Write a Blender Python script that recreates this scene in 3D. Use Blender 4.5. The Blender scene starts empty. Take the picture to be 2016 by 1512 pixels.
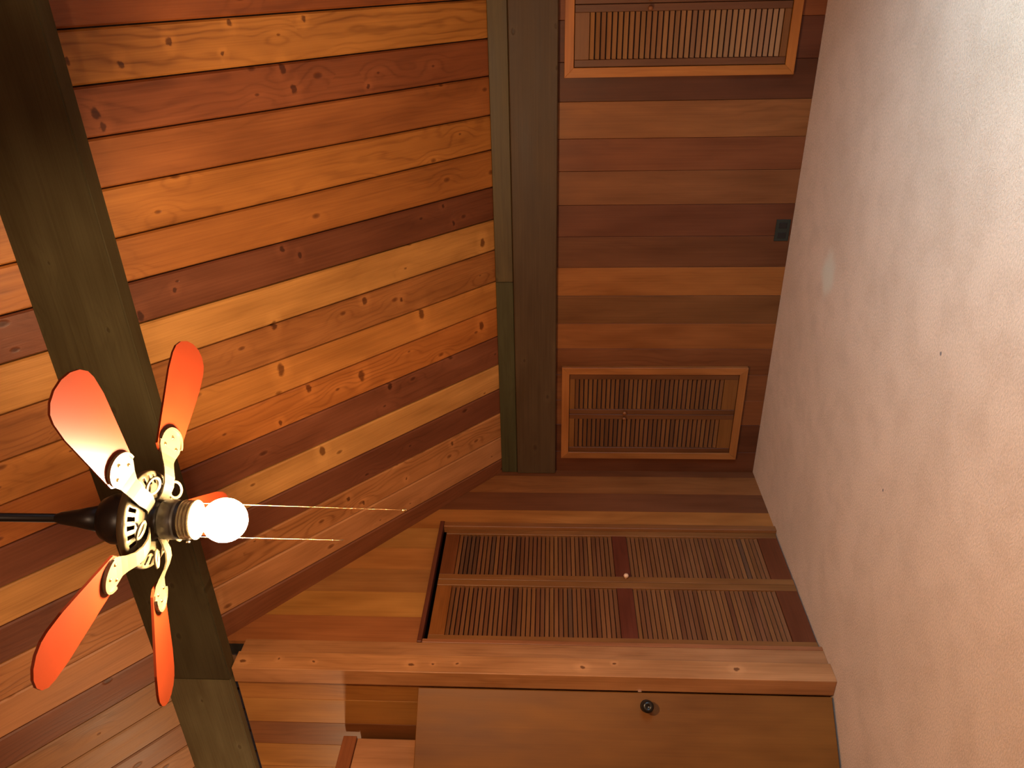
import bpy, bmesh, math, random
from mathutils import Vector, Matrix
random.seed(7)
SC = bpy.context.scene
COL = SC.collection
def V(*a): return Vector(a)

# ---------------------------------------------------------------- camera, world, light, exposure
# the photograph was taken with the camera turned on its side: "up" in the room is to the left in the picture
YAW, PIT, ROLL = 0.5079, 0.0505, 0.0037
fwd = V(-math.sin(YAW)*math.cos(PIT), math.cos(YAW)*math.cos(PIT), math.sin(PIT))
rgt = V(math.cos(YAW), math.sin(YAW), 0)
upv = rgt.cross(fwd)
r2 = math.cos(ROLL)*rgt + math.sin(ROLL)*upv
u2 = -math.sin(ROLL)*rgt + math.cos(ROLL)*upv
cd = bpy.data.cameras.new('camera'); cam = bpy.data.objects.new('camera', cd); COL.objects.link(cam)
CAM = V(3.2141, -4.5124, 1.42)
cam.matrix_world = Matrix(((-u2.x, r2.x, -fwd.x, CAM.x), (-u2.y, r2.y, -fwd.y, CAM.y), (-u2.z, r2.z, -fwd.z, CAM.z), (0, 0, 0, 1)))
cd.sensor_width = 36; cd.lens = 36*1518.7/2016; cd.clip_start = .02
SC.camera = cam
w = bpy.data.worlds.new('world'); SC.world = w; w.use_nodes = True
w.node_tree.nodes['Background'].inputs[0].default_value = (.55, .7, 1, 1)
w.node_tree.nodes['Background'].inputs[1].default_value = .6
SC.view_settings.view_transform = 'Standard'; SC.view_settings.look = 'None'
SC.view_settings.gamma = 1; SC.view_settings.use_curve_mapping = False
SC.view_settings.exposure = 0.2
BULB_E = 1180.0
def area(name, loc, to, sx, sy, power, col):
    l = bpy.data.lights.new(name, 'AREA'); l.shape = 'RECTANGLE'; l.size = sx; l.size_y = sy
    l.energy = power; l.color = col
    o = bpy.data.objects.new(name, l); COL.objects.link(o)
    o.location = loc; o.rotation_euler = (Vector(to)-Vector(loc)).to_track_quat('-Z', 'Y').to_euler()
    return o
def point(name, loc, power, col, r=.05):
    l = bpy.data.lights.new(name, 'POINT'); l.energy = power; l.color = col; l.shadow_soft_size = r
    o = bpy.data.objects.new(name, l); COL.objects.link(o); o.location = loc; return o
# daylight through the window in the right-hand wall, low and close to the camera
wl_ = area('window_daylight', (4.24, -2.45, .95), (2.9, -2.2, 0.0), 1.3, 1.2, 42, (.36, .68, 1)); wl_.data.spread = math.radians(105)
# lamp of the raised space beyond the built-in box at the left, and an added, unseen fill light behind the camera
point('hall_lamp_light', (-1.55, -2.75, 2.66), 40, (1, .72, .42), .04)
point('back_fill_light', (3.3, -5.35, 1.9), 60, (1, .74, .5), .08)

# ---------------------------------------------------------------- materials
def s2l(c):
    c = c/255.
    return c/12.92 if c <= .04045 else ((c+.055)/1.055)**2.4
LIGHTC = (1, .705, .47)
def tone(rgb, k=1.0):
    return tuple(min(.9, s2l(v)/l*k) for v, l in zip(rgb, LIGHTC))+(1,)
class NT:
    def __init__(s, name):
        s.m = bpy.data.materials.new(name); s.m.use_nodes = True; s.t = s.m.node_tree
        s.b = s.t.nodes['Principled BSDF']
    def n(s, typ, **kw):
        o = s.t.nodes.new(typ)
        for k, v in kw.items():
            if k in ('operation', 'blend_type', 'data_type', 'feature', 'bands_direction', 'wave_type', 'wave_profile', 'noise_dimensions', 'voronoi_dimensions', 'interpolation_type', 'vector_type', 'mode'): setattr(o, k, v)
            else:
                key = int(k[1:]) if k[0] == 'i' and k[1:].isdigit() else k
                if isinstance(v, bpy.types.NodeSocket): s.t.links.new(v, o.inputs[key])
                else: o.inputs[key].default_value = v
        return o
    def math(s, op, a, b=0.0, c=None):
        kw = dict(operation=op, i0=a, i1=b)
        if c is not None: kw['i2'] = c
        return s.n('ShaderNodeMath', **kw).outputs[0]
    def vmath(s, op, a, b): return s.n('ShaderNodeVectorMath', operation=op, i0=a, i1=b).outputs[0]
    def mix(s, f, a, b, bt='MIX'):
        o = s.t.nodes.new('ShaderNodeMix'); o.data_type = 'RGBA'; o.blend_type = bt
        for idx, v in ((0, f), (6, a), (7, b)):
            if isinstance(v, bpy.types.NodeSocket): s.t.links.new(v, o.inputs[idx])
            else: o.inputs[idx].default_value = v
        return o.outputs[2]
    def ramp(s, f, lo, hi, a=0., b=1.):
        o = s.t.nodes.new('ShaderNodeMapRange'); o.interpolation_type = 'SMOOTHSTEP'
        for idx, v in enumerate((f, lo, hi, a, b)):
            if isinstance(v, bpy.types.NodeSocket): s.t.links.new(v, o.inputs[idx])
            else: o.inputs[idx].default_value = v
        return o.outputs[0]
    def link(s, a, key): s.t.links.new(a, s.b.inputs[key])

def wood(name, knots=1.0, figure=.5, rough=.42, grain=1.0, bump=.25, spec=.4, coat=0., spots=None, world=False):
    t = NT(name)
    tc = t.n('ShaderNodeTexCoord').outputs['Object']
    oi = t.n('ShaderNodeObjectInfo')
    off = t.n('ShaderNodeCombineXYZ', X=t.math('MULTIPLY', oi.outputs['Random'], 57.), Y=t.math('MULTIPLY', oi.outputs['Random'], 23.), Z=t.math('MULTIPLY', oi.outputs['Random'], 91.)).outputs[0]
    p = t.vmath('ADD', tc, off)
    # knots: sparse ellipses, the figure bends round them
    kp = t.vmath('MULTIPLY', p, (3.0, 5.2, .01))
    vo = t.n('ShaderNodeTexVoronoi', voronoi_dimensions='2D', Vector=kp, Scale=1.0, Randomness=1.0)
    dist = vo.outputs['Distance']
    rnd = t.n('ShaderNodeSeparateColor', i0=vo.outputs['Color'])
    keep = t.math('GREATER_THAN', rnd.outputs[0], .42)
    size = t.math('MULTIPLY_ADD', rnd.outputs[1], .065, .030)
    kn = t.math('MULTIPLY', t.ramp(dist, size, t.math('MULTIPLY', size, .45)), keep)
    ringk = t.math('MULTIPLY', t.ramp(dist, .42, .03), keep)
    core = t.math('MULTIPLY', t.ramp(dist, t.math('MULTIPLY', size, .5), t.math('MULTIPLY', size, .2)), keep)
    sp = None
    if spots:
        q = t.n('ShaderNodeNewGeometry').outputs['Position'] if world else tc
        wob = t.n('ShaderNodeTexNoise', Vector=q, Scale=34., Detail=2.).outputs['Color']
        q = t.vmath('ADD', q, t.vmath('MULTIPLY', t.vmath('SUBTRACT', wob, (.5, .5, .5)), (.022, .022, 0)))
        for u_, v_, ru, rv in spots:
            d_ = t.n('ShaderNodeVectorMath', operation='LENGTH', i0=t.vmath('MULTIPLY', t.vmath('SUBTRACT', q, (u_, v_, 0)), (1/ru, 1/rv, 0.))).outputs['Value']
            sp = d_ if sp is None else t.math('MINIMUM', sp, d_)
        spk = t.ramp(sp, 1.05, .55); sph = t.math('MULTIPLY', t.ramp(sp, 3.6, 1.2), t.math('SUBTRACT', 1., spk))
    # figure
    lf = t.n('ShaderNodeTexNoise', Vector=t.vmath('MULTIPLY', p, (1.3, 5., 5.)), Scale=1.0, Detail=3., Roughness=.5).outputs[0]
    sep = t.n('ShaderNodeSeparateXYZ', i0=p)
    ph = t.math('MULTIPLY_ADD', lf, 42., t.math('MULTIPLY', sep.outputs[1], 150.))
    ph = t.math('MULTIPLY_ADD', ringk, 9. if knots else 0., ph)
    fine_ph = t.n('ShaderNodeTexNoise', Vector=t.vmath('MULTIPLY', p, (4., 90., 90.)), Scale=1.0, Detail=2.).outputs[0]
    ph = t.math('MULTIPLY_ADD', fine_ph, 1.2, ph)
    rings = t.math('MULTIPLY_ADD', t.math('SINE', ph), .5, .5)
    rings = t.math('POWER', rings, 4.)
    figmask = t.ramp(t.n('ShaderNodeTexNoise', Vector=t.vmath('MULTIPLY', p, (.9, 3., 3.)), Scale=1.0, Detail=1.).outputs[0], .38, .62)
    rings = t.math('MULTIPLY', rings, t.math('MULTIPLY_ADD', figmask, .75, .25))
    rings = t.math('MULTIPLY', rings, t.math('MULTIPLY_ADD', t.math('FRACT', t.math('MULTIPLY', oi.outputs['Random'], 7.3)), 1.0, .2))
    streak = t.n('ShaderNodeTexNoise', Vector=t.vmath('MULTIPLY', p, (1.8, 140., 140.)), Scale=1.0, Detail=3., Roughness=.6).outputs[0]
    tonal = t.n('ShaderNodeTexNoise', Vector=t.vmath('MULTIPLY', p, (2.2, 9., 9.)), Scale=1.0, Detail=2.).outputs[0]
    base = oi.outputs['Color']
    lum = t.math('MULTIPLY_ADD', t.math('SUBTRACT', tonal, .5), .9, 1.06)
    lum = t.math('MULTIPLY_ADD', t.math('SUBTRACT', streak, .5), .55*grain, lum)
    lum = t.math('SUBTRACT', lum, t.math('MULTIPLY', rings, .38*figure))
    if knots:
        lum = t.math('MULTIPLY', lum, t.math('MULTIPLY_ADD', kn, -.62*knots, 1.))
        lum = t.math('MULTIPLY', lum, t.math('MULTIPLY_ADD', core, -.35*knots, 1.))
        halo = t.math('MULTIPLY', t.ramp(dist, .2, .05), keep)
        lum = t.math('MULTIPLY_ADD', halo, .12, lum)
    if spots:
        lum = t.math('MULTIPLY_ADD', sph, .22, lum)
        lum = t.math('MULTIPLY', lum, t.math('MULTIPLY_ADD', spk, -.6, 1.))
    # darker wood is redder: raise colour to a slightly varying power through a hue-true multiply
    col = t.mix(1., base, t.n('ShaderNodeCombineColor', i0=lum, i1=t.math('POWER', lum, 1.18), i2=t.math('POWER', lum, 1.35)).outputs[0], 'MULTIPLY')
    t.link(col, 'Base Color')
    rr = t.math('MULTIPLY_ADD', tonal, .25, rough-.12); t.link(rr, 'Roughness')
    t.b.inputs['Specular IOR Level'].default_value = spec
    if coat:
        t.b.inputs['Coat Weight'].default_value = coat; t.b.inputs['Coat Roughness'].default_value = .3
    h = t.math('SUBTRACT', t.math('MULTIPLY', streak, .5), t.math('MULTIPLY', rings, .35))
    if knots: h = t.math('SUBTRACT', h, t.math('MULTIPLY', kn, 2.0))
    bp = t.n('ShaderNodeBump', Strength=bump, Distance=.002, Height=h); t.link(bp.outputs[0], 'Normal')
    return t.m

def plain(name, col, rough=.5, metal=0., spec=.5, noise=0., scale=40., coat=0.):
    t = NT(name)
    if noise:
        nz = t.n('ShaderNodeTexNoise', Vector=t.n('ShaderNodeTexCoord').outputs['Object'], Scale=scale, Detail=4.).outputs[0]
        c2 = tuple(v*(1-noise) for v in col[:3])+(1,)
        t.link(t.mix(nz, tuple(col[:3])+(1,), c2), 'Base Color')
        bp = t.n('ShaderNodeBump', Strength=.1, Distance=.001, Height=nz); t.link(bp.outputs[0], 'Normal')
    else: t.b.inputs['Base Color'].default_value = tuple(col[:3])+(1,)
    t.b.inputs['Roughness'].default_value = rough; t.b.inputs['Metallic'].default_value = metal
    t.b.inputs['Specular IOR Level'].default_value = spec
    if coat: t.b.inputs['Coat Weight'].default_value = coat; t.b.inputs['Coat Roughness'].default_value = .15
    return t.m

RK = [(2.728, -1.546, 0.03), (2.674, -1.536, 0.025), (2.999, -1.098, 0.02), (2.993, -0.842, 0.018), (2.802, -0.944, 0.03), (2.714, -0.915, 0.03), (2.678, -0.617, 0.015), (2.885, -1.136, 0.012), (2.948, -1.295, 0.02), (2.884, -1.445, 0.02), (2.914, -1.581, 0.018), (1.421, -0.466, 0.045), (1.186, -0.124, 0.04), (1.251, -1.044, 0.03), (1.196, -0.8, 0.045), (1.416, -1.143, 0.045), (2.019, -1.055, 0.022), (1.963, -0.991, 0.02), (0.849, -1.031, 0.04), (1.126, -1.186, 0.02), (1.057, -0.667, 0.03), (1.888, -0.257, 0.02), (1.719, -0.096, 0.035), (1.62, -0.741, 0.03), (1.551, -0.564, 0.02), (2.006, -0.308, 0.015), (1.659, -1.136, 0.03), (0.457, -0.947, 0.02), (0.373, -0.875, 0.02), (0.453, -0.349, 0.02), (0.379, -0.635, 0.015), (1.904, -1.575, 0.03), (1.974, -1.45, 0.015)]
M_ROOF = wood('knotty_cedar', .8, .8, .48, 1.0, .5, .3, 0., [(a, b, c*.9, c*.28+.004) for a, b, c in RK], True)
M_WALL = wood('clear_redwood', 0., .35, .5, .8, .12, .3)
PK = [(1.485, -.007), (1.299, .008), (1.113, -.006), (.604, -.009), (.492, -.003), (.367, .004), (-.275, -.004), (-.436, .026), (-1.049, .005)]
M_POST = wood('knotty_pine', 0, .7, .5, 1.2, .4, .3)
M_POSTK = wood('knotty_pine_front', 0, .7, .5, 1.2, .4, .3, 0., [(a, b, .017 if i in (0, 3, 6, 8) else .009, .012 if i in (0, 3, 6, 8) else .007) for i, (a, b) in enumerate(PK)])
M_TRIM = wood('trim_redwood', 0., .3, .45, .9, .12, .4)
M_DOOR = wood('door_veneer', 0., .25, .5, .5, .06, .25)
M_BEAM = wood('stained_beam', .5, .4, .55, 1.1, .4, .3)
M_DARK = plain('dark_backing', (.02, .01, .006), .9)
M_BLADE = plain('cherry_blade', (.19, .024, .006), .32, 0, .5, .35, 9., .35)
M_CREAM = plain('cream_enamel', (.10, .080, .042), .4, 0, .4, 0., 1., .1)
M_BLACK = plain('black_enamel', (.018, .016, .014), .38, .2, .5)
M_CORE = plain('motor_core_paint', (.10, .062, .030), .6)
M_BRASS = plain('brass', (.80, .58, .25), .25, 1.)
M_BRONZE = plain('dark_bronze', (.035, .03, .024), .28, .7, .6)
M_STEEL = plain('latch_metal', (.8, .74, .66), .25, 1.)
M_PLATE = plain('dark_plate', (.018, .022, .016), .4)
M_PEACH = plain('pale_wood_knob', tone((225, 150, 95), 1.1), .4, 0, .5, .2, 60.)
M_WINF = plain('window_paint', (.7, .68, .62), .5)

t = NT('bulb_glow')
t.b.inputs['Base Color'].default_value = (1, 1, 1, 1)
t.b.inputs['Emission Color'].default_value = (1, .70, .40, 1); t.b.inputs['Emission Strength'].default_value = BULB_E
M_BULB = t.m
t = NT('window_glass'); t.b.inputs['Transmission Weight'].default_value = 1; t.b.inputs['Roughness'].default_value = .02; t.b.inputs['IOR'].default_value = 1.05
M_GLASS = t.m

# carpet: pinkish beige cut pile, pile direction marks, pale stain and small specks
t = NT('carpet')
P = t.n('ShaderNodeTexCoord').outputs['Object']
n1 = t.n('ShaderNodeTexNoise', Vector=P, Scale=420., Detail=2.).outputs[0]
n2 = t.n('ShaderNodeTexNoise', Vector=t.vmath('MULTIPLY', P, (1., 1.6, 1.)), Scale=95., Detail=4., Roughness=.65).outputs[0]
n3 = t.n('ShaderNodeTexNoise', Vector=P, Scale=1.6, Detail=4., Roughness=.55).outputs[0]
n4 = t.n('ShaderNodeTexNoise', Vector=P, Scale=6., Detail=4., Roughness=.6).outputs[0]
base = t.mix(t.ramp(n3, .35, .65), (.70, .43, .245, 1), (.78, .49, .29, 1))
base = t.mix(t.ramp(n4, .42, .70, 0., .45), base, (.60, .35, .185, 1))
base = t.mix(t.ramp(n2, .35, .65), t.mix(1., base, (.80, .78, .76, 1), 'MULTIPLY'), base)
def spot(center, rx, ry, soft=.5):
    d = t.n('ShaderNodeVectorMath', operation='LENGTH', i0=t.vmath('MULTIPLY', t.vmath('SUBTRACT', P, center), (1/rx, 1/ry, 0.))).outputs['Value']
    d = t.math('MULTIPLY_ADD', t.math('SUBTRACT', n4, .5), .9, d)
    return t.ramp(d, 1., 1-soft)
STAIN = (1.746, -.703, 0.)
base = t.mix(t.math("MULTIPLY", spot(STAIN, .17, .12, .75), .8), base, (.66, .56, .38, 1))
for c in ((1.91, -1.93, 0), (1.18, -1.78, 0)):
    base = t.mix(t.math('MULTIPLY', spot(c, .010, .008), .85), base, (.08, .04, .03, 1))
t.link(base, 'Base Color'); t.b.inputs['Roughness'].default_value = .95; t.b.inputs['Specular IOR Level'].default_value = .12
t.b.inputs['Sheen Weight'].default_value = .25; t.b.inputs['Sheen Roughness'].default_value = .5
h = t.math('ADD', t.math('MULTIPLY', n2, 1.), t.math('MULTIPLY', n1, .5))
bp = t.n('ShaderNodeBump', Strength=.9, Distance=.006, Height=h); t.link(bp.outputs[0], 'Normal')
M_CARPET = t.m

# ---------------------------------------------------------------- helpers
WM = {}
def link(o, parent, world, color=None):
    COL.objects.link(o)
    if parent is not None:
        o.parent = parent; o.matrix_basis = WM[parent.name].inverted() @ world
    else: o.matrix_basis = world
    WM[o.name] = world
    if color is not None: o.color = color
    return o
def tag(o, label=None, cat=None, group=None, kind=None):
    if label: o['label'] = label
    if cat: o['category'] = cat
    if group: o['group'] = group
    if kind: o['kind'] = kind
    return o
def empty(name, loc, rz=0., parent=None):
    return link(bpy.data.objects.new(name, None), parent, Matrix.Translation(Vector(loc)) @ Matrix.Rotation(rz, 4, 'Z'))
def frame(c, ax, ay):
    ax = Vector(ax).normalized(); ay = Vector(ay); ay = (ay-ax*ay.dot(ax)).normalized(); az = ax.cross(ay)
    return Matrix(((ax.x, ay.x, az.x, c[0]), (ax.y, ay.y, az.y, c[1]), (ax.z, ay.z, az.z, c[2]), (0, 0, 0, 1)))
CACHE = {}
def box_mesh(name, L, W, T, mat, bev):
    key = (round(L, 4), round(W, 4), round(T, 4), mat.name, bev)
    if key in CACHE: return CACHE[key]
    bm = bmesh.new(); bmesh.ops.create_cube(bm, size=1)
    bmesh.ops.scale(bm, vec=(L, W, T), verts=bm.verts)
    if bev: bmesh.ops.bevel(bm, geom=bm.edges[:], offset=min(bev, T*.45, W*.45), segments=1, affect='EDGES')
    me = bpy.data.meshes.new(name); bm.to_mesh(me); bm.free(); me.materials.append(mat)
    CACHE[key] = me; return me
def fbox(name, c, ax, ay, L, W, T, mat, color=None, parent=None, bev=.002):
    """box centred at c: L along ax (the grain), W along ay, T along ax x ay"""
    return link(bpy.data.objects.new(name, box_mesh(name, L, W, T, mat, bev)), parent, frame(c, ax, ay), color)
def bbox(name, lo, hi, grain, mat, color=None, parent=None, bev=.002):
    lo = Vector(lo); hi = Vector(hi); c = (lo+hi)/2; d = hi-lo
    ax = {'x': V(1, 0, 0), 'y': V(0, 1, 0), 'z': V(0, 0, 1)}[grain]
    others = [k for k in 'xyz' if k != grain]
    dd = dict(x=d.x, y=d.y, z=d.z)
    others.sort(key=lambda k: -dd[k])
    ay = {'x': V(1, 0, 0), 'y': V(0, 1, 0), 'z': V(0, 0, 1)}[others[0]]
    return fbox(name, c, ax, ay, dd[grain], dd[others[0]], dd[others[1]], mat, color, parent, bev)
def mesh_obj(name, bm, mat, parent=None, world=None, color=None, smooth=False):
    me = bpy.data.meshes.new(name); bm.to_mesh(me); bm.free(); me.materials.append(mat)
    if smooth:
        for p_ in me.polygons: p_.use_smooth = True
    return link(bpy.data.objects.new(name, me), parent, world or Matrix.Identity(4), color)
def prism(name, poly, z0, z1, M, mat, parent=None, color=None, bev=0.):
    """poly in local xy extruded in local z, placed by M"""
    bm = bmesh.new()
    a = [bm.verts.new((x, y, z0)) for x, y in poly]; b = [bm.verts.new((x, y, z1)) for x, y in poly]
    bm.faces.new(a[::-1]); bm.faces.new(b)
    n = len(poly)
    for i in range(n): bm.faces.new((a[i], a[(i+1) % n], b[(i+1) % n], b[i]))
    bmesh.ops.recalc_face_normals(bm, faces=bm.faces)
    if bev: bmesh.ops.bevel(bm, geom=[e for e in bm.edges], offset=bev, segments=1, affect='EDGES')
    return mesh_obj(name, bm, mat, parent, M, color)
def lathe(prof, seg=48, bm=None, M=None):
    bm = bm or bmesh.new(); rings = []
    for r, z in prof:
        ring = []
        for i in range(seg if r > 1e-6 else 1):
            a = 2*math.pi*i/seg; v = V(r*math.cos(a), r*math.sin(a), z)
            ring.append(bm.verts.new(M @ v if M else v))
        rings.append(ring)
    for A, B in zip(rings, rings[1:]):
        for i in range(seg):
            j = (i+1) % seg
            if len(A) == 1 and len(B) == 1: continue
            if len(A) == 1: bm.faces.new((A[0], B[j], B[i]))
            elif len(B) == 1: bm.faces.new((A[i], A[j], B[0]))
            else: bm.faces.new((A[i], A[j], B[j], B[i]))
    bmesh.ops.recalc_face_normals(bm, faces=bm.faces)
    return bm
def jit(rgb, j=.06):
    f = 1+random.uniform(-j, j); g = 1+random.uniform(-j*.5, j*.5)
    return (rgb[0]*f, rgb[1]*f*g, rgb[2]*f*g)

# geometry constants
ZT, SL = 1.7445, .9036            # roof plane at the knee wall, slope
RIDGE_Y = -3.05; RIDGE_Z = ZT - SL*RIDGE_Y
XR, XL, YB = 4.3, -2.2, -6.1
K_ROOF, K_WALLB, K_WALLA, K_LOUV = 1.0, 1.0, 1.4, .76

# ---------------------------------------------------------------- floor and shell
floor = bbox('floor', (XL-.1, YB-.1, -.06), (XR+.1, .1, 0), 'x', M_CARPET, bev=0)
# keep carpet coordinates in world units: the floor's object origin sits at the room corner
me = floor.data; off = WM['floor'].translation.copy()
me.transform(WM['floor']); floor.matrix_basis = Matrix.Identity(4); WM['floor'] = Matrix.Identity(4)
tag(floor, 'pinkish beige cut pile carpet covering the whole room floor', 'carpet', kind='structure')

# knee wall (wall_back of the view): backing slab + vertical boards
wb = bbox('wall_knee', (-.02, .022, 0), (XR+.06, .10, 1.80), 'x', M_DARK, bev=0)
tag(wb, 'low knee wall of vertical redwood boards under the eaves beam', 'wall', kind='structure')
XB = [-.02, .165, .387, .58, .775, .966, 1.146, 1.337, 1.524, 1.72, 1.913, 2.112, 2.295, 2.495, 2.70, 2.907, 3.10, 3.29, 3.48, 3.67, 3.86, 4.05, 4.3]
CB = [(92, 40, 14), (84, 36, 12), (112, 52, 18), (112, 52, 18), (108, 50, 17), (128, 62, 20), (104, 52, 18), (140, 70, 22), (92, 42, 15), (92, 40, 15),
      (108, 54, 20), (106, 48, 17), (128, 66, 24), (82, 34, 10), (88, 36, 12), (118, 52, 16), (96, 42, 14)]
for i in range(len(XB)-1):
    c = CB[i] if i < len(CB) else random.choice(CB)
    bbox('board', (XB[i]+.0008, 0, 0), (XB[i+1]-.0008, .021, 1.42), 'z', M_WALL, tone(jit(c, .03), K_WALLB), wb, bev=.0015)

# gable wall with the closet (wall_left)
YA = [0., -.07, -.265, -.457, -.652, -.845, -1.035, -1.225, -1.415, -1.61]
CA = [(88, 40, 14), (112, 56, 20), (92, 42, 16), (140, 72, 24), (140, 78, 28), (136, 72, 26), (124, 68, 26), (142, 80, 28), (120, 58, 22)]
wl = bbox('wall_left', (-.10, -1.61, 2.18), (-.024, .02, 3.25), 'y', M_DARK, bev=0)
wl.data = wl.data.copy()
tag(wl, 'gable wall of vertical redwood boards around the louvered closet', 'wall', kind='structure')
bbox('backing', (-.10, -.55, 0), (-.024, .10, 2.18), 'y', M_DARK, None, wl, bev=0)
for i in range(9):
    y0, y1 = YA[i], YA[i+1]
    z0 = 0. if i < 4 else 2.125
    def top(y): return ZT - SL*y + .03
    # trapezoid board, local x = up
    poly = [(z0, y1+.0008), (z0, y0-.0008), (top(y0), y0-.0008), (top(y1), y1+.0008)]
    zc = (z0+top(y1))/2; yc = (y0+y1)/2
    M = frame((-.022, yc, zc), (0, 0, 1), (0, 1, 0))   # local z = -X
    if i == 3:   # board that borders the closet opening: notched at the closet's head
        poly = [(0, -.625), (0, y0-.0008), (top(y0), y0-.0008), (top(y1), y1+.0008), (2.125, y1+.0008), (2.125, -.625)]
    pl = [(a-zc, b-yc) for a, b in poly]
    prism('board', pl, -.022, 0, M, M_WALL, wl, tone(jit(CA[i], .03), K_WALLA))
# dark closet interior
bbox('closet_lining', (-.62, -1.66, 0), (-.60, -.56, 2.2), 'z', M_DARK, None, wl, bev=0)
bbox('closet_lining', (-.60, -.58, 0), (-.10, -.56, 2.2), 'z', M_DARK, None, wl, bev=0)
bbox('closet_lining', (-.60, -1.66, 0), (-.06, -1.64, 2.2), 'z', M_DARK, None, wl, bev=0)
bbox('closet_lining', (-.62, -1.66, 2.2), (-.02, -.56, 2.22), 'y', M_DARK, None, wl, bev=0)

# return wall beyond the post
ws = bbox('wall_return', (XL, -1.77, 0), (-.07, -1.70, 3.08), 'x', M_DARK, bev=0)
tag(ws, 'return wall of vertical redwood boards behind the open slab door', 'wall', kind='structure')
XS = [-.02, -.217, -.405, -.589, -.785, -.98, -1.17, -1.36, -1.55, -1.75, -1.95, -2.2]
CS = [(150, 80, 26), (152, 84, 28), (112, 54, 18), (138, 74, 20), (140, 76, 24), (120, 60, 22)]
for i in range(len(XS)-1):
    bbox('board', (XS[i+1]+.0008, -1.80, 0), (XS[i]-.0008-(.07 if i == 0 else 0), -1.771, 3.06), 'z', M_WALL, tone(CS[i % 6], 1.0), ws, bev=.0015)

# outer walls, out of view
wo = bbox('wall_far_left', (XL-.08, YB-.1, 0), (XL, -1.70, 4.7), 'y', M_DARK, bev=0)
tag(wo, 'outer gable wall of vertical boards at the far left', 'wall', kind='structure')
y = -1.71
while y > YB+.1:
    top_z = ZT+SL*min(-y, y-2*RIDGE_Y) if y < RIDGE_Y else ZT-SL*y
    bbox('board', (XL+.001, y-.19, 0), (XL+.02, y-.002, top_z+.05), 'z', M_WALL, tone(random.choice(CA), 1.1), wo, bev=.0015); y -= .192
wr = empty('wall_right', (XR, -3, 0)); tag(wr, 'outer gable wall of vertical boards with the low window', 'wall', kind='structure')
WY0, WY1, WZ0, WZ1 = -3.2, -1.75, .25, 1.65
y = -.001
while y > YB:
    y1 = max(y-.2, YB); ym = (y+y1)/2
    tz = (ZT-SL*y if y > RIDGE_Y else ZT+SL*(y-2*RIDGE_Y))+.2
    if WY0 < ym < WY1:
        bbox('board', (XR, y1+.0005, 0), (XR+.06, y-.0005, WZ0), 'z', M_WALL, tone(random.choice(CB), 1.2), wr, bev=0)
        bbox('board', (XR, y1+.0005, WZ1), (XR+.06, y-.0005, tz), 'z', M_WALL, tone(random.choice(CB), 1.2), wr, bev=0)
    else:
        bbox('board', (XR, y1+.0005, 0), (XR+.06, y-.0005, tz), 'z', M_WALL, tone(random.choice(CB), 1.2), wr, bev=0)
    y = y1
wn = empty('window_1', (XR+.03, (WY0+WY1)/2, WZ0)); tag(wn, 'plain window low in the right-hand wall', 'window', kind='structure')
for lo, hi, g in (((XR-.02, WY0-.12, WZ0-.06), (XR+.07, WY1+.06, WZ0+.03), 'y'), ((XR-.02, WY0-.12, WZ1-.03), (XR+.07, WY1+.06, WZ1+.06), 'y'),
                  ((XR-.02, WY0-.12, WZ0+.03), (XR+.07, WY0-.02, WZ1-.03), 'z'), ((XR-.02, WY1-.04, WZ0+.03), (XR+.07, WY1+.06, WZ1-.03), 'z'),
                  ((XR-.01, -2.52, WZ0+.03), (XR+.06, -2.46, WZ1-.03), 'z')):
    bbox('frame_board', lo, hi, g, M_WINF, None, wn)
wk = bbox('wall_behind', (XL-.08, YB-.08, 0), (XR+.1, YB, 2.2), 'x', M_WALL, tone((120, 60, 22), 1.), bev=0)
tag(wk, 'low knee wall behind the viewer', 'wall', kind='structure')

# ---------------------------------------------------------------- ceiling: sloping planks running up from the eaves
nz = V(0, -SL, -1).normalized()*-1      # outward (up) normal of the front slope: (0, SL, 1)
nz = V(0, SL, 1).normalized(); du = V(0, -1, SL).normalized()
ce = fbox('ceiling', V((XL+XR)/2, (RIDGE_Y+.15)/2, ZT-SL*(RIDGE_Y+.15)/2)+nz*.075, (1, 0, 0), du, XR-XL+.4, (abs(RIDGE_Y)+.15)/math.cos(math.atan(SL))+.16, .09, M_DARK, bev=0)
tag(ce, 'steep cathedral ceiling of knotty cedar planks running up to the ridge', 'ceiling', kind='structure')
# boundaries: x at the eaves (Y=0) and x where the purlin crosses (Y=-1.6)
RB = [(4.36, 4.36), (4.17, 4.17), (3.98, 3.98), (3.79, 3.79), (3.60, 3.60), (3.405, 3.405), (3.21, 3.21), (3.02, 3.017), (2.827, 2.825), (2.639, 2.639),
      (2.433, 2.449), (2.243, 2.247), (2.029, 2.058), (1.836, 1.87), (1.645, 1.671), (1.44, 1.475), (1.262, 1.29), (1.062, 1.10), (.857, .91), (.672, .725),
      (.483, .54), (.291, .35), (.106, .158), (-.07, -.02), (-.25, -.206), (-.44, -.396), (-.63, -.57), (-.82, -.76), (-1.01, -.95), (-1.2, -1.14), (-1.39, -1.33), (-1.58, -1.52), (-1.77, -1.71), (-1.96, -1.9), (-2.2, -2.2)]
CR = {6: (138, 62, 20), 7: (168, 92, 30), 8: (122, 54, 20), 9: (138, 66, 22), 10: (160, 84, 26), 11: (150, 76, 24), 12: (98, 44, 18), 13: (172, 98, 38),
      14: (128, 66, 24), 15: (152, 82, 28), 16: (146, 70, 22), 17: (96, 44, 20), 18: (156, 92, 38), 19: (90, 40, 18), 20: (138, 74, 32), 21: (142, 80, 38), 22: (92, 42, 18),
      23: (136, 76, 32), 24: (140, 80, 34), 25: (130, 70, 30), 26: (142, 82, 36), 27: (134, 76, 32)}
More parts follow.
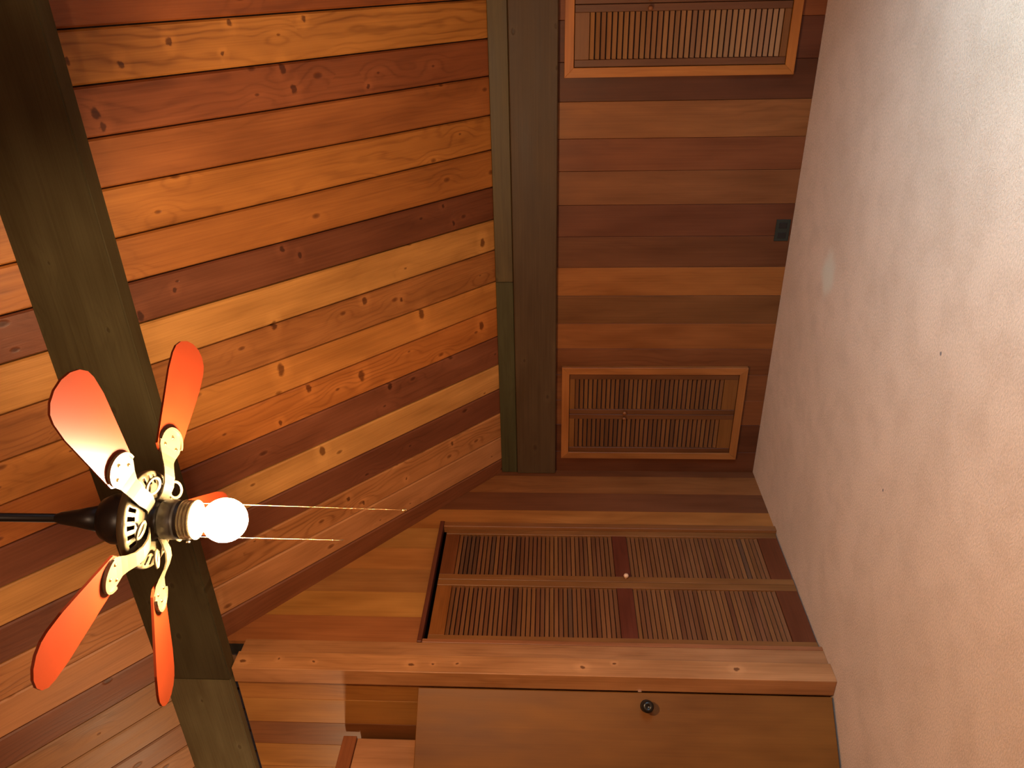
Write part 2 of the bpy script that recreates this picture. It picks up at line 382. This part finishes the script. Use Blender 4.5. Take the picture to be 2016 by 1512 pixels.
def roof_pt(x, y): return V(x, y, ZT-SL*y)
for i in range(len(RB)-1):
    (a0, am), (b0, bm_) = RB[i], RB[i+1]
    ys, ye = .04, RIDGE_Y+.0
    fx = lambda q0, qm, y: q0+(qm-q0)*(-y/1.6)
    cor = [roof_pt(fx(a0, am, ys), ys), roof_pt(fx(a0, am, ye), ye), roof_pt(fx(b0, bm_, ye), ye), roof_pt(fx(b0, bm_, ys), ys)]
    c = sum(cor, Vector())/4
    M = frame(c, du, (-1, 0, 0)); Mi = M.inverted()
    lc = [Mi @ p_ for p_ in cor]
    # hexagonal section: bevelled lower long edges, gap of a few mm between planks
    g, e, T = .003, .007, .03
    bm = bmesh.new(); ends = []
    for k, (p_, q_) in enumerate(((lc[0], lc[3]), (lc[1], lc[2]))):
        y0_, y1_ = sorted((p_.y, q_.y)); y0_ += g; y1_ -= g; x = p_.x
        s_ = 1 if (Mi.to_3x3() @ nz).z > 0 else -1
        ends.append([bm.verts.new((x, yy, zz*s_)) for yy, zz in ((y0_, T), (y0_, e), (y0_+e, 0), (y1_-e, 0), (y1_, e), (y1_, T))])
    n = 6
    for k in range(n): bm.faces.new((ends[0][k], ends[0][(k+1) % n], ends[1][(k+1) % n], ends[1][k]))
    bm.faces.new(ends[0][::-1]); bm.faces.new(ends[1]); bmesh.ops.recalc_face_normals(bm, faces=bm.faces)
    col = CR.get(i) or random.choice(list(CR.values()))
    mesh_obj('plank', bm, M_ROOF, ce, M, tone(jit(col, .03), K_ROOF*(1.5 if 17 <= i < 23 else 1.3 if 14 <= i < 17 else 1.)))  # planks towards the gable wall coloured brighter to make up for the bulb's falloff
# far slope, behind the viewer
nb = V(0, -SL, 1).normalized(); db = V(0, 1, SL).normalized()
Lb = (abs(YB-RIDGE_Y)+.1)/math.cos(math.atan(SL))
cb = V((XL+XR)/2, (RIDGE_Y+YB)/2-.03, RIDGE_Z-SL*abs((YB-RIDGE_Y)/2)-.03)
fbox('backing', cb+nb*.075, (1, 0, 0), db, XR-XL+.4, Lb+.1, .09, M_DARK, None, ce, bev=0)
for k in range(34):
    x = XR-.095-k*.192
    fbox('plank', V(x, cb.y, cb.z)+nb*.015, db, (1, 0, 0), Lb, .188, .03, M_ROOF, tone(jit(random.choice(list(CR.values()))), 1.), ce, bev=.004)

# ---------------------------------------------------------------- beams and post
GREEN = tone((78, 56, 26), .6)
def purlin(name, x0, x1, ylo, yhi, zb, label, col=GREEN):
    prof = [(ylo, zb), (yhi, zb), (yhi, ZT-SL*yhi+.004), (ylo, ZT-SL*ylo+.004)]
    yc, zc, xc = (ylo+yhi)/2, (zb+prof[3][1])/2, (x0+x1)/2
    M = frame((xc, yc, zc), (1, 0, 0), (0, 0, 1)); Mi = M.inverted()
    bm = bmesh.new()
    A = [bm.verts.new(Mi @ V(x0, a, b)) for a, b in prof]; B = [bm.verts.new(Mi @ V(x1, a, b)) for a, b in prof]
    bm.faces.new(A); bm.faces.new(B)
    for k in range(4): bm.faces.new((A[k], A[(k+1) % 4], B[(k+1) % 4], B[k]))
    bmesh.ops.recalc_face_normals(bm, faces=bm.faces)
    bmesh.ops.bevel(bm, geom=bm.edges[:], offset=.005, segments=2, affect='EDGES')
    o = mesh_obj(name, bm, M_BEAM, None, M, col)
    return tag(o, label, 'beam')
purlin('roof_beam', -.015, XR-.002, -1.855, -1.775, 3.060, 'long dark stained roof beam crossing the plank ceiling above the fan')
purlin('roof_beam', XL+.002, -.018, -1.85, -1.802, 3.068, 'short dark stained roof beam section continuing past the top of the wooden post', tone((92, 68, 36), .95))

hb = bbox('eaves_beam', (.003, -.045, 1.388), (XR-.002, -.001, 1.655), 'x', M_BEAM, tone((86, 52, 24), .68), bev=.005)
tag(hb, 'dark brown horizontal beam capping the knee wall at eye height', 'beam')
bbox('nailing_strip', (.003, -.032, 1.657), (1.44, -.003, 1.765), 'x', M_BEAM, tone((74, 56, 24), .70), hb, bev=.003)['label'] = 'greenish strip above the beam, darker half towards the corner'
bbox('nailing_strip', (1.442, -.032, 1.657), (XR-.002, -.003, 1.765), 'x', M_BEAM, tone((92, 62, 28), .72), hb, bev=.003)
rb = bbox('ridge_beam', (XL+.002, RIDGE_Y-.045, RIDGE_Z-.33), (XR-.002, RIDGE_Y+.045, RIDGE_Z-.045), 'x', M_BEAM, GREEN, bev=.004)
tag(rb, 'dark stained ridge beam that carries the ceiling fan rod', 'beam')

po = empty('wooden_post', (0, -1.71, 0)); tag(po, 'knotty pine post between the louvered closet and the slab door', 'post')
bbox('post_board', (-.062, -1.712, 0), (.022, -1.613, 3.058), 'z', M_POST, tone((150, 84, 40), 1.05), po, bev=.003)
bbox('post_board', (-.062, -1.826, 0), (.042, -1.714, 3.058), 'z', M_POSTK, tone((160, 90, 42), 1.05), po, bev=.003)

# ---------------------------------------------------------------- built-in box left of the post (mostly behind the door)
bx = empty('closet_box', (-.5, -2.5, 0)); tag(bx, 'built-in wood paneled box with trimmed top edge behind the slab door', 'cabinet')
bbox('core', (XL+.03, -3.5, 0), (-.50, -3.45, 2.46), 'z', M_WALL, tone((130, 66, 24)), bx)
bbox('core', (XL+.03, -3.45, 2.43), (-.50, -1.832, 2.46), 'x', M_WALL, tone((120, 60, 24)), bx)
yy = -1.832; cols = [(166, 94, 48), (120, 62, 28), (150, 80, 32)]
for k in range(3):
    bbox('board', (-.50, yy-.178, 0), (-.478, yy-.002, 2.46), 'z', M_WALL, tone(cols[k], 1.), bx); yy -= .18
bbox('board', (-.50, -3.50, 0), (-.478, -3.13, 2.46), 'z', M_WALL, tone(cols[2], 1.), bx)
bbox('board', (-.50, -3.13, 2.12), (-.478, yy, 2.46), 'y', M_WALL, tone(cols[1], 1.), bx)
bbox('top_trim', (-.51, -3.50, 2.462), (-.462, -1.832, 2.535), 'y', M_TRIM, tone((132, 62, 26), 1.), bx)

# ---------------------------------------------------------------- slab door, standing open at an angle
LX, LY = -.058, -1.838
dd = V(-.654, -.757, 0); dn = V(.757, -.654, 0)           # along the door away from the latch; face normal towards the room
DM = Matrix(((dd.x, 0, dn.x, LX), (dd.y, 0, dn.y, LY), (0, 1, 0, 0), (0, 0, 0, 1)))
# right-handed frame: x along the door, y up, z = x cross y
zc_ = V(dd.x, dd.y, 0).cross(V(0, 0, 1))
side = 1 if zc_.dot(dn) > 0 else -1
DW, DH = .71, 2.083
dc = V(LX, LY, 0)+dd*(DW/2)-dn*.018+V(0, 0, DH/2+.012)
d1 = fbox('door_1', dc, (0, 0, 1), dd, DH, DW, .035, M_DOOR, tone((150, 76, 16), .55), bev=.003)
tag(d1, 'plain orange brown slab door with a dark round knob, standing ajar', 'door', kind='structure')
KM = Matrix.Translation(V(LX, LY, .935)+dd*.062) @ dn.to_track_quat('Z', 'Y').to_matrix().to_4x4()
bm = lathe([(0, 0), (.031, 0), (.031, .004), (.022, .009), (.012, .012), (.011, .030), (.018, .036), (.027, .044), (.031, .054), (.029, .064), (.020, .071), (.010, .073), (.009, .070), (0, .070)], 40)
mesh_obj('door_knob', bm, M_BRONZE, d1, KM, None, True)['label'] = 'dark bronze round knob'
bbox('latch_bolt', (LX-.006, LY+.004, .955), (LX+.006, LY+.018, .977), 'y', M_STEEL, None, d1, bev=.003)

# ---------------------------------------------------------------- louvered leaves
def leaf(parent, name, o, ah, n, w_, z0, z1, stile, rails, pitch, T, cst, crail, cslat, nslat=None):
    """o: lower outer corner on the wall plane at z=0; ah: horizontal direction along the leaf; n: normal to the room.
    rails: list of (za, zb). The leaf mesh is its two stiles; rails and slats are its sub-parts."""
    ah = Vector(ah); n = Vector(n); o = Vector(o)
    c = o+ah*(w_/2)+V(0, 0, (z0+z1)/2)
    M = frame(c, (0, 0, 1), ah)
    bm = bmesh.new()
    for s_ in (-1, 1):
        r = bmesh.ops.create_cube(bm, size=1)['verts']
        bmesh.ops.scale(bm, vec=(z1-z0, stile, T), verts=r); bmesh.ops.translate(bm, vec=(0, s_*(w_/2-stile/2), 0), verts=r)
    bmesh.ops.bevel(bm, geom=bm.edges[:], offset=.0015, segments=1, affect='EDGES')
    lf = mesh_obj(name, bm, M_TRIM, parent, M, tone(cst, K_LOUV))
    iw = w_-2*stile
    for za, zb, cr in rails:
        fbox('rail', o+ah*(w_/2)+V(0, 0, (za+zb)/2), ah, (0, 0, 1), iw, zb-za, T*.8, M_TRIM, tone(cr, K_LOUV), lf)
    zs = sorted(rails)
    for (a, b, _), (a2, b2, _) in zip(zs, zs[1:]):
        cnt = int(round((a2-b)/pitch)); pp = (a2-b)/cnt
        for k in range(cnt):
            zz = b+pp*(k+.5)
            tl = math.radians(64)      # slat leans: lower edge towards the room
            wv = (V(0, 0, 1)*math.sin(tl) - n*math.cos(tl))
            col = random.choice(cslat)
            fbox('slat', o+ah*(w_/2)+V(0, 0, zz), ah, wv, iw-.001, pp*(.80 if pitch > .028 else .88), .0065, M_TRIM, tone(jit(col, .03), K_LOUV), lf, bev=.0015)
    return lf
def knob(parent, loc, n, mat, r=.014, name='knob', label=None):
    M = Matrix.Translation(Vector(loc)) @ Vector(n).to_track_quat('Z', 'Y').to_matrix().to_4x4()
    o = mesh_obj(name, lathe([(0, 0), (r*.5, 0), (r*.45, r*.7), (r*.8, r*1.0), (r, r*1.5), (r*.85, r*2.0), (r*.45, r*2.25), (0, r*2.3)], 24), mat, parent, M, tone((120, 58, 22), 1.1), True)
    if label: o['label'] = label
    return o
SLW = [(130, 68, 30)]*5+[(122, 62, 28)]*4+[(136, 72, 30)]*3+[(104, 56, 28), (112, 54, 24)]
SLB = [(124, 64, 25)]*4+[(116, 59, 24)]*3+[(130, 68, 26)]*2+[(106, 54, 22)]

# closet: two tall louvered leaves in the gable wall
d2 = empty('door_2', (0, -1.12, 0)); tag(d2, 'tall pair of louvered folding closet doors in the gable wall', 'door', kind='structure')
bbox('head_trim', (-.03, -1.613, 2.105), (.030, -.612, 2.130), 'y', M_TRIM, tone((92, 38, 18), 1.05), d2)
bbox('side_trim', (-.03, -.655, 0), (.022, -.612, 2.104), 'z', M_TRIM, tone((120, 60, 22), 1.05), d2)
bbox('side_trim', (-.03, -1.611, 0), (.022, -1.586, 2.104), 'z', M_TRIM, tone((136, 68, 30), 1.05), d2)
RED = (110, 44, 14)
for (ya, yb, m0, m1, ctop) in ((-.660, -1.112, .945, 1.035, (120, 54, 18)), (-1.116, -1.582, .945, 1.035, (146, 70, 20))):
    lf = leaf(d2, 'louvered_leaf', (-.012, ya, 0), (0, -1, 0), (1, 0, 0), abs(yb-ya), .008, 2.082, .044,
              [(.008, .13, RED), (m0, m1, (104, 38, 14)), (1.995, 2.082, ctop)], .0262, .026, (138, 72, 26), RED, SLW)
    if ya > -1: knob(lf, (.001, -1.084, .976), (1, 0, 0), M_PEACH, .015, 'knob', 'pale peach wooden knob')

# knee wall hatches
def hatch(x0, x1, z0, z1, top_r, bot_r, label, kz, stile=.036, slatcols=SLB, fc=(140, 70, 24)):
    h = empty('louvered_hatch', ((x0+x1)/2, 0, z0)); tag(h, label, 'cabinet')
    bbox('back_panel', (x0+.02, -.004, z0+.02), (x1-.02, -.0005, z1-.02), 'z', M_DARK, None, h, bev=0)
    fw_, ft = .050, .030
    def mit(p, ax, ay, zc):   # mitred frame board: p local polygon
        M = frame(zc, ax, ay); return M
    cx_, cz_ = (x0+x1)/2, (z0+z1)/2; W_, H_ = x1-x0, z1-z0
    for (ax, ay, Ln, ofs) in (((1, 0, 0), (0, 0, 1), W_, V(0, 0, -H_/2)), ((1, 0, 0), (0, 0, -1), W_, V(0, 0, H_/2)),
                              ((0, 0, 1), (1, 0, 0), H_, V(-W_/2, 0, 0)), ((0, 0, 1), (-1, 0, 0), H_, V(W_/2, 0, 0))):
        M = frame(V(cx_, -ft/2-.0005, cz_)+ofs, ax, ay)
        prism('frame_board', [(-Ln/2, 0), (Ln/2, 0), (Ln/2-fw_+.0006, fw_), (-Ln/2+fw_-.0006, fw_)], -ft/2, ft/2, M, M_TRIM, h, tone(jit(fc, .04), K_WALLB*1.05), bev=.0015)
    ix0, ix1, iz0, iz1 = x0+fw_+.003, x1-fw_-.003, z0+fw_+.003, z1-fw_-.003
    mid = (ix0+ix1)/2
    for a, b, kx in ((ix0, mid-.0015, mid-.022), (mid+.0015, ix1, mid+.022)):
        cr = random.choice(((116, 50, 14), (130, 66, 20)))
        lf = leaf(h, 'louvered_leaf', (a, -.0145, 0), (1, 0, 0), (0, -1, 0), b-a, iz0, iz1, stile,
                  [(iz0, iz0+bot_r, cr), (iz1-top_r, iz1, cr)], .0296, .020, (108, 52, 18), cr, slatcols)
        knob(lf, (kx, -.0245, kz), (0, -1, 0), M_TRIM, .013)
hatch(.126, .842, .14, 1.348, .035, .088, 'louvered double hatch low in the knee wall beside the room corner', .925)
hatch(2.624, 3.34, .128, 1.354, .078, .034, 'louvered double hatch in the knee wall farther from the room corner', .912, slatcols=[(148, 82, 33)]*4+[(142, 77, 31)]*3+[(132, 70, 29)], fc=(160, 80, 22))

# outlet
ol = bbox('wall_outlet', (1.688, -.0065, .012), (1.820, -.0005, .095), 'x', M_PLATE, bev=.002)
tag(ol, 'dark electrical outlet plate low on the knee wall just above the carpet', 'outlet')
for s_ in (-.03, .03): bbox('socket', (1.754+s_-.017, -.009, .030), (1.754+s_+.017, -.006, .077), 'x', M_BLACK, None, ol, bev=.003)

# ---------------------------------------------------------------- ceiling fan
HX, HY, HZ = 2.019, -3.057, 2.403
fan = empty('ceiling_fan', (HX, HY, HZ)); tag(fan, 'five bladed ceiling fan with red blades, cream housing and a lit globe bulb', 'fan')
F = lambda x=0, y=0, z=0: Matrix.Translation(V(HX+x, HY+y, HZ+z))
def lat(name, prof, mat, seg=48, x=0, y=0, parent=fan): return mesh_obj(name, lathe(prof, seg), mat, parent, F(x, y), None, True)
lat('down_rod', [(0, 1.75), (.011, 1.75), (.011, .16), (0, .16)], M_BLACK, 20)
lat('canopy', [(0, 1.77), (.03, 1.76), (.06, 1.80), (.07, 1.90)], M_BLACK, 32)
lat('rod_coupling', [(.011, .24), (.016, .225), (.023, .18), (.034, .125), (0, .12)], M_BLACK, 32)
# motor housing with slotted underside
bm = lathe([(.060, .034), (.095, .030), (.112, .024), (.1195, .016), (.1205, .009), (.119, .004), (.117, .001)], 120)
lathe([(.0855, -.009), (.080, -.0105), (.054, -.012), (.052, -.006)], 120, bm)
NS = 120
def rp(r, i, z): a = 2*math.pi*i/NS; return V(r*math.cos(a), r*math.sin(a), z)
for i in range(NS):
    for (ra, za, rb_, zb_, openable) in ((.117, .001, .111, -.0015, False), (.111, -.0015, .0895, -.008, True), (.0895, -.008, .0855, -.009, False)):
        if openable and i % 4 > 1: continue
        bm.faces.new([bm.verts.new(v) for v in (rp(ra, i, za), rp(ra, i+1, za), rp(rb_, i+1, zb_), rp(rb_, i, zb_))])
bmesh.ops.remove_doubles(bm, verts=bm.verts, dist=.0002); bmesh.ops.recalc_face_normals(bm, faces=bm.faces)
hs = mesh_obj('motor_housing', bm, M_CREAM, fan, F(), None, True)
hs.modifiers.new('thick', 'SOLIDIFY').thickness = .002
lat('motor_core', [(.05, .012), (.108, .012), (.108, .016), (.05, .016)], M_CORE, 40)
lat('motor_cover', [(.0, .125), (.030, .124), (.052, .112), (.062, .090), (.064, .034), (.05, .033)], M_BLACK, 48)
lat('rotor_hub', [(.052, -.004), (.050, -.012), (.040, -.018), (.034, -.026), (.034, -.034)], M_BLACK, 40)
lat('switch_housing', [(0, -.028), (.036, -.028), (.046, -.033), (.049, -.040), (.049, -.066), (.0475, -.069), (.0475, -.084), (.0, -.086)], M_BLACK, 48)
lat('light_fitter', [(.020, -.082), (.0475, -.084), (.049, -.088), (.0465, -.092), (.0485, -.097), (.0465, -.101), (.0485, -.106), (.0465, -.110), (.0485, -.116), (.0470, -.117), (.0450, -.106), (.044, -.092), (.020, -.090)], M_CREAM, 48)
lat('lamp_socket', [(.020, -.088), (.021, -.110), (.018, -.112), (.0, -.112)], M_CREAM, 28)
screw = mesh_obj('thumb_screw', lathe([(0, 0), (.002, 0), (.002, .008), (.005, .009), (.005, .013), (0, .014)], 12), M_STEEL, fan, F(.0-.049*.486*0-.03, -.03, -.1) @ V(-.874, -.486, 0).to_track_quat('Z', 'Y').to_matrix().to_4x4(), None, True)
BR = .054; BZ = -.186
prof = [(0, -.108), (.013, -.108), (.0155, -.118), (.0175, -.130)]
a0 = math.asin(.024/BR)
prof += [(BR*math.sin(a0+(math.pi-a0)*k/20), BZ+BR*math.cos(a0+(math.pi-a0)*k/20)) for k in range(21)]
prof[-1] = (0, BZ-BR)
bulb = lat('globe_bulb', prof, M_BULB, 40); bulb['label'] = 'lit white globe bulb'
# blades
fz = V(-.486, .873, 0).normalized(); base_az = math.atan2(fz.y, fz.x)
N5 = 5; PITCH = math.radians(-11)
def rounded_blade():
    pts = []
    r0, r1 = .165, .492
    def hw(t_): return .044+.024*min(1, t_*1.25)
    n_ = 10
    for k in range(n_+1):
        t_ = k/n_; pts.append((r0+.02+(r1-.06-r0-.02)*t_, -hw(t_)))
    for k in range(1, 8):
        a = -math.pi/2+math.pi*k/8; pts.append((r1-.06+.06*math.cos(a), hw(1)*math.sin(a)))
    for k in range(n_, -1, -1):
        t_ = k/n_; pts.append((r0+.02+(r1-.06-r0-.02)*t_, hw(t_)))
    for k in range(1, 4):
        a = math.pi/2+math.pi*k/4; pts.append((r0+.02+.02*math.cos(a), hw(0)*math.sin(a)))
    return pts
bp_ = rounded_blade()
bm = bmesh.new()
lo = [bm.verts.new((x, y, -.003)) for x, y in bp_]; hi = [bm.verts.new((x, y, .003)) for x, y in bp_]
bm.faces.new(lo[::-1]); bm.faces.new(hi)
for i in range(len(bp_)): bm.faces.new((lo[i], lo[(i+1) % len(bp_)], hi[(i+1) % len(bp_)], hi[i]))
bmesh.ops.recalc_face_normals(bm, faces=bm.faces)
blade_me = bpy.data.meshes.new('blade'); bm.to_mesh(blade_me); bm.free(); blade_me.materials.append(M_BLADE)
# blade iron: curved flat arm that widens into a crescent plate, with two cross ribs and screws
def strip(bm, path, th=.004):
    rows = []
    for x, w_, z, yo in path:
        rows.append([bm.verts.new((x, yo-w_/2, z)), bm.verts.new((x, yo+w_/2, z)), bm.verts.new((x, yo+w_/2, z-th)), bm.verts.new((x, yo-w_/2, z-th))])
    for A, B in zip(rows, rows[1:]):
        for k in range(4): bm.faces.new((A[k], A[(k+1) % 4], B[(k+1) % 4], B[k]))
    bm.faces.new(rows[0]); bm.faces.new(rows[-1][::-1])
bm = bmesh.new()
strip(bm, [(.042, .026, -.014, 0), (.062, .030, -.024, 0), (.085, .036, -.030, -.004), (.108, .040, -.029, -.009), (.130, .040, -.022, -.010), (.150, .046, -.012, -.007), (.166, .058, -.006, -.002), (.185, .078, -.0035, 0), (.205, .084, -.0035, 0), (.222, .074, -.0035, 0), (.234, .048, -.0035, 0), (.240, .018, -.0035, 0)])
# rim ridge on the plate
for k in range(14):
    a = -math.pi*.5+math.pi*k/13
pts = [(.196+.042*math.cos(a), .040*math.sin(a)) for a in [(-.5+k/16)*math.pi for k in range(17)]]
for (x0_, y0_), (x1_, y1_) in zip(pts, pts[1:]):
    d = V(x1_-x0_, y1_-y0_, 0); L_ = d.length; r = bmesh.ops.create_cube(bm, size=1)['verts']
    bmesh.ops.scale(bm, vec=(L_*1.1, .006, .006), verts=r)
    bmesh.ops.rotate(bm, cent=(0, 0, 0), matrix=Matrix.Rotation(math.atan2(d.y, d.x), 3, 'Z'), verts=r)
    bmesh.ops.translate(bm, vec=((x0_+x1_)/2, (y0_+y1_)/2, -.009), verts=r)
bmesh.ops.recalc_face_normals(bm, faces=bm.faces)
iron_me = bpy.data.meshes.new('blade_iron'); bm.to_mesh(iron_me); bm.free(); iron_me.materials.append(M_CREAM)
bm = lathe([(.017, 0), (.021, .004), (.025, 0), (.021, -.004), (.017, 0)], 28)
loop_me = bpy.data.meshes.new('scroll_ring'); bm.to_mesh(loop_me); bm.free(); loop_me.materials.append(M_CREAM)
bm = bmesh.new()
lathe([(0, -.0115), (.003, -.0105), (.0045, -.0085), (.0045, -.007)], 12, bm)
screw_me = bpy.data.meshes.new('screw'); bm.to_mesh(screw_me); bm.free(); screw_me.materials.append(M_BRASS)
for me_ in (iron_me, loop_me, screw_me):
    for p_ in me_.polygons: p_.use_smooth = me_ is not iron_me
for k in range(N5):
    az = base_az+2*math.pi*k/N5+math.radians(8)
    R = F() @ Matrix.Rotation(az, 4, 'Z')
    RB_ = R @ Matrix.Rotation(PITCH, 4, 'X')
    b_ = link(bpy.data.objects.new('blade', blade_me), fan, RB_)
    i_ = link(bpy.data.objects.new('blade_iron', iron_me), fan, RB_)
    link(bpy.data.objects.new('scroll_ring', loop_me), i_, R @ Matrix.Translation(V(.088, .036, -.026)) @ Matrix.Rotation(-.35, 4, 'X'))
    for x_, y_ in ((.190, -.022), (.190, .022), (.215, 0)):
        link(bpy.data.objects.new('screw', screw_me), i_, RB_ @ Matrix.Translation(V(x_, y_, 0)))
# pull chains
def chain(x, y, z0, z1, dx, dy, bead, end):
    bm = bmesh.new(); n_ = int((z0-z1)/bead)
    path = [(0, 0)]
    for k in range(n_):
        t_ = k/n_; z = z0-k*bead
        r = bmesh.ops.create_icosphere(bm, subdivisions=1, radius=.0014)['verts']
        bmesh.ops.translate(bm, vec=(dx*t_, dy*t_, z), verts=r)
    for k in range(8):
        a, b = k/8, (k+1)/8
        A = V(dx*a, dy*a, z0+(z1-z0)*a); B = V(dx*b, dy*b, z0+(z1-z0)*b); r = .0007
        q = [(r, 0), (0, r), (-r, 0), (0, -r)]
        va = [bm.verts.new(A+V(p0, p1, 0)) for p0, p1 in q]; vb = [bm.verts.new(B+V(p0, p1, 0)) for p0, p1 in q]
        for j in range(4): bm.faces.new((va[j], va[(j+1) % 4], vb[(j+1) % 4], vb[j]))
    o = mesh_obj('pull_chain', bm, M_BRASS, fan, F(x, y), None, True)
    lf_ = lathe(end, 12, None, Matrix.Translation(V(dx, dy, z1)))
    mesh_obj('chain_end', lf_, M_BRASS, o, F(x, y), None, True)
rx, ry = .874, .486
chain(rx*.042, ry*.042, -.09, -.628, -rx*.012, -ry*.012, .0042, [(0, .004), (.003, .002), (.0042, -.002), (.003, -.006), (0, -.008)])
chain(-rx*.042, -ry*.042, -.09, -.482, -rx*.003, -ry*.003, .0052, [(0, .03), (.0022, .028), (.0022, .026), (.0016, .022), (.0016, .002), (0, 0)])
